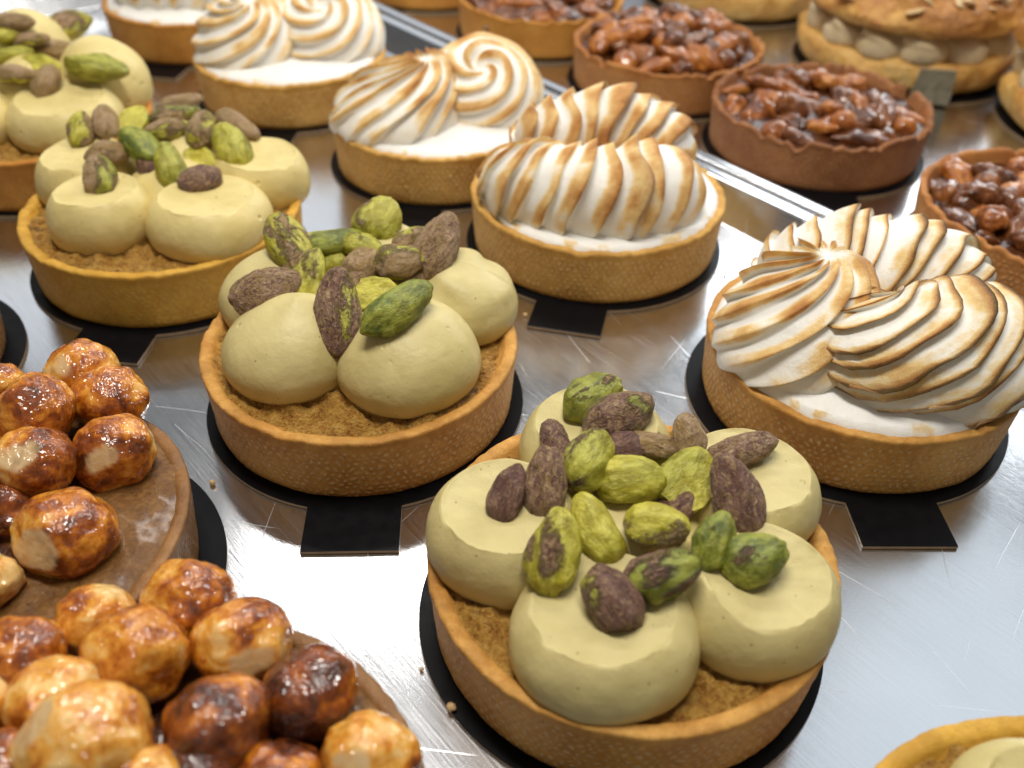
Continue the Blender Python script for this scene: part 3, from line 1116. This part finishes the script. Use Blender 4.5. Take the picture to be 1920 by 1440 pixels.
B_NUTS = [
    (496, 548, 132, 80, 22, 1.0, .5, .45), (577, 523, 108, 58, 78, .36, .20, .1, {'w': .7}), (634, 588, 156, 80, 92, .54, .45, .6, {'w': .85, 'lift': .9}),
    (627, 490, 72, 56, 100, .30, .28, .2, {'w': .6}), (679, 498, 68, 60, 60, .80, .6, .1, {'w': .5}), (702, 549, 84, 62, 6, .05, .10, .4, {'half': True, 'flat': .5}),
    (745, 577, 138, 78, 36, .10, .80, .6, {'lift': .8}), (748, 492, 92, 72, 8, .46, .30, .1, {'lift': 1.1}), (819, 462, 122, 72, 66, .74, .50, .4, {'w': .75, 'lift': 1.1}),
    (709, 417, 88, 80, 62, .38, .32, .2, {'w': .6}), (630, 455, 116, 50, 10, .25, .75, .4), (540, 452, 94, 74, 120, .44, .25, .2),
    (655, 535, 70, 50, 30, .5, .4, .4, {'lift': .3}), (590, 462, 70, 50, 30, .5, .5, .3, {'lift': .4}), (768, 528, 84, 54, 40, .6, .4, .4, {'lift': .4}),
    (680, 462, 74, 50, -20, .4, .4, .2, {'lift': .5}), (772, 455, 76, 52, 30, .5, .3, .3, {'lift': .4}), (560, 500, 60, 46, 50, .6, .5, .4, {'lift': .3})]
place_pistachios(tB, bB, B_NUTS, 3.4, (56, 42))

# the left one
PH = (-10.74, 25.71)
tH = pistachio_tart(*PH, 4.12, 'yellowish pistachio cream tart at left behind the hazelnut tart, a dark bit in its crumb', 3, M_shell_yellow, None, M_cream_warm)
dH = [dollop_cut(tH, M_cream_warm, -1.25, -1.42, zf, 1.52, 3.08, (.03, -.05), 31),
      dollop_cut(tH, M_cream_warm, 1.85, -1.42, zf, 1.78, 2.98, (-.02, -.03), 32),
      dollop_cut(tH, M_cream_warm, 2.75, 1.25, zf, 1.50, 3.05, (-.05, .02), 33),
      dollop_cut(tH, M_cream_warm, -2.55, 1.0, zf, 1.55, 3.05, (.05, .02), 34),
      dollop_kiss(tH, M_cream_warm, .2, 2.4, zf, 1.6, 1.8, (0, 0), 35, SOFT),
      dollop_kiss(tH, M_cream_warm, .3, .3, zf, 1.5, 1.5, (0, 0), 36, SOFT)]
bH = cream_bvh(dH, tH)
H_NUTS = [
    (187, 336, 76, 60, 96, .60, .80, .0, {'w': .7}), (202, 290, 72, 48, 8, .80, .7, .2), (151, 243, 62, 46, 76, .40, .15, .2, {'w': .7}),
    (199, 232, 60, 46, 100, .7, .2, .1, {'w': .6}), (248, 225, 56, 50, 60, .0, .0, .2, {'half': True, 'flat': .8}), (265, 272, 70, 58, 140, .12, .78, .6),
    (319, 314, 84, 52, 108, .08, .38, .5, {'w': .8}), (368, 288, 84, 40, 142, .12, .02, .3, {'half': True, 'flat': .4}), (377, 336, 76, 52, 14, .75, .75, .6),
    (435, 276, 82, 60, 118, .26, .32, .6, {'w': .7}), (379, 243, 62, 52, 70, .6, .3, .2), (316, 243, 72, 44, 10, .48, .25, .1),
    (322, 216, 94, 40, 10, .45, .75, .3), (336, 193, 78, 30, 14, .55, .4, .2), (447, 234, 80, 36, -32, .85, .4, .2), (285, 310, 50, 44, 30, .8, .7, .7, {'lift': .0})]
place_pistachios(tH, bH, H_NUTS, 3.2, (44, 34))

# the far left one, cut by the frame
PI_ = (-17.24, 31.95)
tI = pistachio_tart(*PI_, 4.0, 'blurred pistachio cream tart cut off by the left edge at the top', 4, M_shell_orange, None, M_cream_warm)
dI = [dollop_kiss(tI, M_cream_warm, -1.6, -1.5, zf, 1.65, 1.9, (.1, .1), 41, SOFT),
      dollop_cut(tI, M_cream_warm, 1.65, -1.05, zf, 1.9, 3.05, (-.03, .04), 42),
      dollop_kiss(tI, M_cream_warm, 2.2, 1.55, zf, 1.6, 2.6, (-.2, 0), 43, SOFT),
      dollop_kiss(tI, M_cream_warm, -.9, 2.7, zf, 1.6, 3.1, (0, 0), 44, SOFT),
      dollop_kiss(tI, M_cream_warm, 0, .6, zf, 1.5, 2.2, (0, 0), 45, SOFT)]
bI = cream_bvh(dI, tI)
I_NUTS = [
    (88, 152, 58, 46, 60, .85, .3, .15), (29, 140, 62, 38, -4, .60, .05, .0), (77, 118, 60, 32, -14, .02, .05, .2, {'half': True, 'flat': .6}),
    (22, 101, 68, 34, 8, .05, .45, .4), (181, 126, 96, 52, -8, .12, .40, .4), (108, 94, 90, 40, -6, .75, .55, .1), (128, 48, 82, 52, 20, .38, .2, .4),
    (57, 74, 60, 28, 4, .7, .1, .0), (26, 42, 66, 36, 0, .7, .6, .2), (14, 66, 44, 30, 20, .1, .05, .2)]
place_pistachios(tI, bI, I_NUTS, 3.4, (40, 30))

# the near right one, only its far rim in the frame
PV = (8.61, 5.06)
tV = pistachio_tart(*PV, 4.0, 'pistachio cream tart in the bottom right corner showing only its far rim', 5, M_shell_yellow)
for k, (a, rr) in enumerate(((100, 2.0), (28, 2.1), (172, 2.1), (244, 2.1), (316, 2.1))):
    dollop_cut(tV, M_cream, rr * math.cos(math.radians(a)), rr * math.sin(math.radians(a)), zf, 1.5, 2.55, (0, 0), 51 + k)

# ------------------------------------------------------------------ meringue tarts
def meringue_tart(cx, cy, R, label, seed, mat, rise=.35):
    t = thing('meringue_tart', (cx, cy, 0), label, 'tart', 'torched meringue tarts')
    shell(t, R, HSH, mat, seed, .04, .28, .35, 360)
    meringue_base(t, R, HSH, seed, rise)
    return t


PC = (8.92, 19.74)
tC = meringue_tart(*PC, 3.95, 'large meringue tart at right with dark torched crescent ridges', 61, M_shell, 1.0)
rosette(tC, -1.95, -.55, 1.80, 1.95, 2.45, 13, 2.2, .26, (.50, .60), 60, 0, .95)
rope(tC, [(-2.5, .6, 2.4), (-2.0, 1.0, 2.75), (-1.1, 1.25, 2.95), (.2, 1.35, 3.0), (1.5, 1.25, 2.9), (2.6, 1.0, 2.6), (3.5, .6, 2.1)],
     (.02, 1.05, 1.42, 1.46, 1.38, 1.05, .02), .52, 2.6, .27, 62, 1.0, crest=.78, wide=.30, lean=1.0)
rope(tC, [(-1.5, .05, 3.45), (-1.15, -.65, 3.05), (-.45, -1.35, 2.65), (.8, -1.60, 2.50), (2.0, -1.25, 2.50), (3.0, -.6, 2.35), (3.7, .2, 2.0)],
     (.02, .85, 1.52, 1.66, 1.58, 1.15, .02), .55, 3.8, .32, 63, 1.05, crest=.78, wide=.32, lean=1.0)

PD = (2.55, 27.51)
tD = meringue_tart(*PD, 4.03, 'meringue tart in the centre with tall upright torched ridges', 71, M_shell_pale, .45)
rope(tD, [(-3.3, .5, 2.1), (-2.7, -.8, 2.45), (-1.3, -1.65, 2.55), (.3, -1.80, 2.6), (1.8, -1.35, 2.55), (3.1, -.1, 2.2)],
     (.02, 1.12, 1.42, 1.46, 1.36, .02), .60, .7, .28, 72, .92, crest=.20, wide=.56)
rope(tD, [(-2.9, 1.2, 2.3), (-1.9, 1.2, 2.9), (-.4, 1.4, 3.2), (.9, 1.3, 3.2), (2.2, .9, 2.8), (3.1, .6, 2.2)],
     (.02, 1.05, 1.22, 1.28, 1.15, .02), .62, .7, .30, 73, .96, crest=.20, wide=.58, lean=.9)

PE = (-2.97, 33.09)
tE = meringue_tart(*PE, 3.86, 'meringue tart with two pale swirls touching, between the pistachio row and the nut row', 81, M_shell_pale, .4)
rosette(tE, -1.45, -.75, 1.75, 2.25, 2.15, 14, 1.3, .28, (1.1, .55), 82, 0, .90)
rosette(tE, 1.55, .30, 1.75, 2.25, 2.45, 4, 9.5, .22, (0, 0), 83, .16, .80, tilt=.5)

PF = (-9.53, 38.97)
tF = meringue_tart(*PF, 3.9, 'pale meringue tart with two spiral rosettes side by side, second farthest', 91, M_shell_pale, .4)
rosette(tF, -1.45, -.45, 1.75, 2.25, 2.3, 9, 3.6, .24, (.2, .1), 92, 0, .76, tilt=.25)
rosette(tF, 1.5, .30, 1.75, 2.3, 2.5, 4, 9.8, .21, (0, 0), 93, .16, .72, tilt=.45)

PG = (-15.37, 45.48)
tG = meringue_tart(*PG, 4.0, 'farthest meringue tart, cropped by the top edge of the picture', 101, M_shell_orange, .4)
rope(tG, [(-3.0, .0, 2.2), (-2.2, -.9, 2.5), (-.9, -1.4, 2.6), (.6, -1.4, 2.6), (1.9, -1.0, 2.5), (3.0, 0, 2.3)],
     (.02, 1.0, 1.15, 1.15, 1.05, .02), .70, .5, .32, 102, .8, crest=.1, wide=.55)
rope(tG, [(-2.4, 1.2, 2.4), (-.9, 1.6, 2.9), (.6, 1.6, 2.9), (2.4, 1.1, 2.4)], (.02, 1.1, 1.1, .02), .70, .5, .32, 103, .8, crest=.1, wide=.55)

# ------------------------------------------------------------------ hazelnut tarts
def hazelnut_tart(cx, cy, R, label, seed):
    t = thing('hazelnut_tart', (cx, cy, 0), label, 'tart', 'caramel hazelnut tarts')
    shell(t, R, HSH, M_shell_glazed, seed, .04, .30, .3)
    disc('praline_glaze', t, M_praline, R - .10, HSH + .0, seed + 3, .035, 1.3, .10, coarse=.03, edge=.10)
    disc('caramel', t, M_caramel, R - 1.0, HSH + .04, seed + 4, .12, .8, .14, edge=.24)
    return t


_hz = [0]


def hazelnuts(root, specs):
    rl = Vector(root.location) / S
    for px, py, wpx, z, cover, cut in specs:
        _hz[0] += 1
        p = at(px, py, z)
        r = wpx / 2 * (p - CAM_P).dot(_fw) / F_PX
        o = put('hazelnut', hazel_mesh(r, _hz[0] * 3, cut), M_hazel, root, p - rl,
                (random.uniform(-.5, .5), random.uniform(-.5, .5), random.uniform(-.8, .8)))
        o.color = (cover, 0, 0, 1)


PK = (-10.40, 12.60)
tK = hazelnut_tart(*PK, 4.0, 'caramel hazelnut tart at the left edge with a bare strip of glaze', 111)
hazelnuts(tK, [(155, 700, 130, 2.6, .45, 1), (208, 750, 132, 2.5, .42, 0), (68, 772, 142, 2.9, .45, 0), (213, 848, 148, 2.4, .58, 1), (66, 866, 146, 2.8, .55, 1),
               (124, 1004, 178, 2.3, .52, 1), (0, 965, 124, 2.3, .62, 0), (-20, 1090, 110, 2.3, .4, 0), (5, 722, 80, 2.5, .45, 0), (-70, 850, 140, 2.6, .5, 0),
               (-110, 980, 150, 2.4, .5, 0), (-60, 745, 130, 2.5, .5, 0)])
PL = (-5.00, 6.57)
tL = hazelnut_tart(*PL, 4.0, 'caramel hazelnut tart in the bottom left corner with the largest glossy nuts', 121)
hazelnuts(tL, [(178, 1172, 152, 2.3, .42, 1), (258, 1228, 182, 2.7, .48, 1), (353, 1130, 168, 2.3, .40, 0), (455, 1202, 176, 2.4, .46, 1), (580, 1302, 180, 2.5, .80, 0),
               (694, 1428, 178, 2.4, .40, 1), (410, 1362, 196, 2.9, .66, 0), (160, 1392, 238, 3.2, .30, 1), (110, 1325, 190, 2.6, .45, 0), (36, 1232, 160, 2.7, .50, 0),
               (10, 1440, 140, 2.8, .5, 0), (366, 1470, 160, 2.7, .95, 0), (280, 1500, 190, 2.8, .5, 0), (520, 1480, 190, 2.4, .6, 0), (-70, 1340, 180, 2.6, .5, 0)])
PM = (-17.6, 19.5)
tM = hazelnut_tart(*PM, 4.0, 'hazelnut tart of which only a brown crust edge enters at the left margin', 131)
hazelnuts(tM, [(-150, 560, 120, 2.4, .5, 0), (-90, 500, 120, 2.4, .5, 0)])

# ------------------------------------------------------------------ nut tarts
def nut_mesh(kind, seed):
    nu, nv = 28, 22
    V = blob(nu, nv)
    x = V[..., 0]
    if kind == 0:      # almond / pecan half: long, grooved
        sc = np.array([.78, .34, .27])
        V[..., 1:] *= (1 - .25 * x)[..., None]
        gro = 1 - .25 * np.exp(-(V[..., 1] / .22) ** 2) * (V[..., 2] > 0)
        V[..., 2] *= gro
    elif kind == 1:    # round hazelnut
        sc = np.array([.46, .44, .42])
    else:              # broken walnut piece
        sc = np.array([.52, .42, .32])
    P = V * sc
    amp = (.09, .05, .15)[kind]
    P = P + V * (amp * fbm(P, 2.6, seed, 3))[..., None]
    return close_blob('glazed_nut', P, nu, nv, {'face': np.zeros(P.shape[:2])})


NUTS = [[nut_mesh(k, 200 + 10 * k + q) for q in range(4)] for k in range(3)]
for ks in NUTS:
    for q, me in enumerate(ks):
        me.materials.append(M_nut if q % 2 else M_nut_dark)


def nut_tart(cx, cy, R, label, seed, mat, count=40, pile=0.0, chip=.10):
    t = thing('nut_tart', (cx, cy, 0), label, 'tart', 'caramel nut tarts')
    shell(t, R, HSH, mat, seed, chip, .24)
    disc('caramel', t, M_caramel, R - .3, HSH - .40, seed + 3, .06, 1.2, .12)
    rs = random.Random(seed)
    pts = []
    tries = 0
    while len(pts) < count and tries < 4000:
        tries += 1
        a, rr = rs.uniform(0, 2 * math.pi), (R - .85) * math.sqrt(rs.random())
        p = (rr * math.cos(a), rr * math.sin(a))
        lvl = 0 if len(pts) < count * .72 else 1
        if all(math.hypot(p[0] - q[0], p[1] - q[1]) > (.84 if q[2] == lvl else .25) for q in pts):
            if lvl and rr > R * .66:
                continue
            pts.append((*p, lvl))
    for x, y, lvl in pts:
        k = rs.choice((0, 0, 0, 1, 2, 2))
        rr = math.hypot(x, y) / R
        z = HSH - .46 + rs.uniform(-.05, .10) + lvl * .30 + pile * (1 - rr) ** 1.2
        o = put('glazed_nut', rs.choice(NUTS[k]), None, t, (x, y, z), (rs.uniform(-.6, .6), rs.uniform(-.5, .5), rs.uniform(0, 6.28)))
        s = rs.uniform(1.05, 1.5)
        o.scale = (s, s, s)
    return t


PN = (11.50, 35.18)
nut_tart(*PN, 4.13, 'dark brown nut tart with a broken rim in front of the filled choux', 141, M_shell_brown, 38, .05, .22)
PO = (6.35, 41.46)
nut_tart(*PO, 4.1, 'brown nut tart with nuts piled high, behind the central meringue tart', 151, M_shell_tan, 46, 1.2)
PP = (.87, 47.39)
nut_tart(*PP, 4.0, 'orange-brown nut tart at the top edge, behind the piled one', 161, M_shell_orange, 36)
PQ = (17.07, 27.3)
nut_tart(*PQ, 4.1, 'nut tart cut off by the right edge above the large meringue tart', 171, M_shell_tan, 46, .2)
PT = (-5.0, 53.9)
nut_tart(*PT, 4.0, 'farthest nut tart, only the foot of its crust showing at the top', 181, M_shell_orange, 14)

# ------------------------------------------------------------------ filled choux
def choux(cx, cy, R, label, seed, cream=True):
    t = thing('filled_choux', (cx, cy, 0), label, 'choux bun', 'filled choux buns')

    def half(name, prof, amp, bake, nth=200, lobes=9):
        pr = catmull(prof, 44)
        th = np.linspace(0, 2 * np.pi, nth, endpoint=False)
        c, s = np.cos(th), np.sin(th)
        r = pr[:, 0][:, None] * R * np.ones(nth)
        z = pr[:, 1][:, None] + 0 * th
        r = r * (1 + .025 * np.abs(np.sin(lobes * th / 2 + seed)) * sstep(.3, .9, pr[:, 0])[:, None])
        V = np.stack([r * c, r * s, z], -1)
        n = fbm(V, .6, seed, 4)
        V += (amp * n)[..., None] * np.stack([c + 0 * r, s + 0 * r, .8 + 0 * r], -1) * sstep(.05, .3, pr[:, 0])[:, None, None]
        bk = bake(V[..., 2], n)
        V = V.reshape(-1, 3)
        V = np.vstack([V, V[-nth:].mean(0)])
        return put(name, make_mesh(name, V, grid_quads(nth, 44), fan(nth, 43, len(V) - 1), attrs={'bake': np.append(bk.ravel(), .5)}), M_choux, t)
    half('choux_base', [(.80, Z0), (.90, .16), (.965, .5), (.99, .95), (.97, 1.35), (.90, 1.55), (.7, 1.5), (.3, 1.45), (.01, 1.45)], .22,
         lambda z, n: .15 + .25 * n)
    for k in range(13):
        a = 2 * math.pi * k / 13 + .2
        dollop_kiss(t, M_praline_cream, (R - 1.25) * math.cos(a), (R - 1.25) * math.sin(a), 1.35, 1.12, 1.5, (0, 0), seed + 20 + k, SOFT, .22, 'piped_cream')
    half('choux_lid', [(.70, 2.75), (.86, 2.62), (.955, 2.70), (.99, 3.0), (.95, 3.5), (.83, 4.0), (.62, 4.4), (.35, 4.6), (.01, 4.65)], .30,
         lambda z, n: .35 + .35 * sstep(2.7, 4.2, z) + .3 * n)
    rs = random.Random(seed)
    for k in range(60):
        a, q = rs.uniform(0, 6.28), rs.uniform(.45, .97)
        zz = np.interp(q, [.35, .62, .83, .95, .99], [4.6, 4.4, 4.0, 3.5, 3.05])
        o = put('almond_flake', ALM, None, t, (q * R * math.cos(a), q * R * math.sin(a), zz + .08), (rs.uniform(-.6, .6), rs.uniform(-.6, .6), rs.uniform(0, 6.28)))
        s = rs.uniform(.8, 1.3)
        o.scale = (s, s, s)
    return t


_V = blob(20, 14) * np.array([.46, .28, .09])
_V += blob(20, 14) * (.05 * fbm(_V, 3, 5, 2))[..., None]
ALM = close_blob('almond_flake', _V, 20, 14, {})
ALM.materials.append(M_almond)

PR = (17.9, 44.9)
choux(*PR, 4.85, 'round choux filled with piped cream and topped with almonds, upper right', 191)
PS = (11.5, 53.9)
choux(*PS, 4.8, 'choux bun behind the nut tarts, only its base showing at the top', 211)
PU = (25.1, 37.8)
choux(*PU, 5.0, 'choux bun of which a sliver enters at the right edge', 231)

# ------------------------------------------------------------------ cards under everything
def tabdir(px, py):
    p = at(px, py, .1)
    return (p.x, p.y)


def under(P, dx, dy, r, aim_, label, *rest):
    return cake_card(P[0] + dx, P[1] + dy, r, aim_, label, *rest)


under(PA, -.08, -.05, 4.12, (1.0, 0), 'black card under the nearest pistachio tart')
under(PB, .06, -.12, 4.06, tabdir(659, 1000), 'black card with its tab pointing at the viewer under the middle pistachio tart')
under(PH, 0, -.08, 4.22, tabdir(200, 655), 'black card with a dull tab under the left pistachio tart')
under(PI_, 0, 0, 4.1, (-20, 24), 'black card under the blurred pistachio tart at the left edge')
under(PV, .1, 0, 4.1, (14, -4), 'black card under the pistachio tart in the bottom right corner')
under(PC, -.12, -.06, 4.14, tabdir(1690, 985), 'black card with tab under the large meringue tart at right')
under(PD, -.02, -.08, 4.16, tabdir(1063, 600), 'black card with tab under the central meringue tart')
under(PE, 0, -.05, 4.02, (-4.5, 24), 'black card under the meringue tart with two touching swirls')
under(PF, 0, -.05, 4.02, (-10, 31), 'black card under the meringue tart with two spiral rosettes')
under(PG, 0, 0, 4.1, tabdir(290, 140), 'black card under the farthest meringue tart')
under(PK, .22, -.02, 4.24, (-20, 10), 'black card showing as a crescent right of the left hazelnut tart')
under(PL, 0, 0, 4.1, (-5, -2), 'black card under the hazelnut tart in the bottom left corner')
under(PM, .25, 0, 4.15, (-25, 16), 'black card under the crust at the left margin')
under(PN, -.05, -.12, 4.24, tabdir(1555, 383), 'black card with tab under the dark nut tart')
under(PO, -.06, -.06, 4.22, (4, 36), 'black card under the nut tart with piled nuts')
under(PP, 0, -.05, 4.1, (-2, 40), 'black card under the nut tart at the top edge')
under(PQ, -.05, -.1, 4.22, (24, 22), 'black card under the nut tart at the right edge')
under(PT, 0, 0, 4.1, (-9, 47), 'black card under the farthest nut tart')
under(PR, 0, -.2, 5.0, tabdir(1730, 185), 'black card with its tab folded up against the filled choux', None, 1.7, 1.2, True)
under(PS, 0, 0, 4.9, (16, 64), 'black card under the choux bun at the top edge')
under(PU, 0, 0, 5.05, (34, 38), 'black card under the choux bun at the right edge')

# ------------------------------------------------------------------ loose crumbs
for px, py, z, r, lab in ((846, 1326, .17, .085, 'tiny pale crumb on the black card left of the nearest tart'),
                          (398, 905, .08, .07, 'small crumb on the tray between the hazelnut tart and the middle pistachio tart'),
                          (1360, 512, .07, .05, 'white speck on the tray right of the central meringue tart'),
                          (985, 590, .07, .06, 'golden speck beside the tab of the central meringue tart'),
                          (790, 1255, .06, .04, 'fine crumb on the tray just left of the nearest tart')):
    p = at(px, py, z)
    o = put('pastry_crumb', close_blob('pastry_crumb', blob(14, 10) * r * (1 + .45 * fbm(blob(14, 10), 2.0, px, 2))[..., None], 14, 10, {}), M_almond, None, p)
    tag(o, lab, 'crumb', 'loose crumbs')
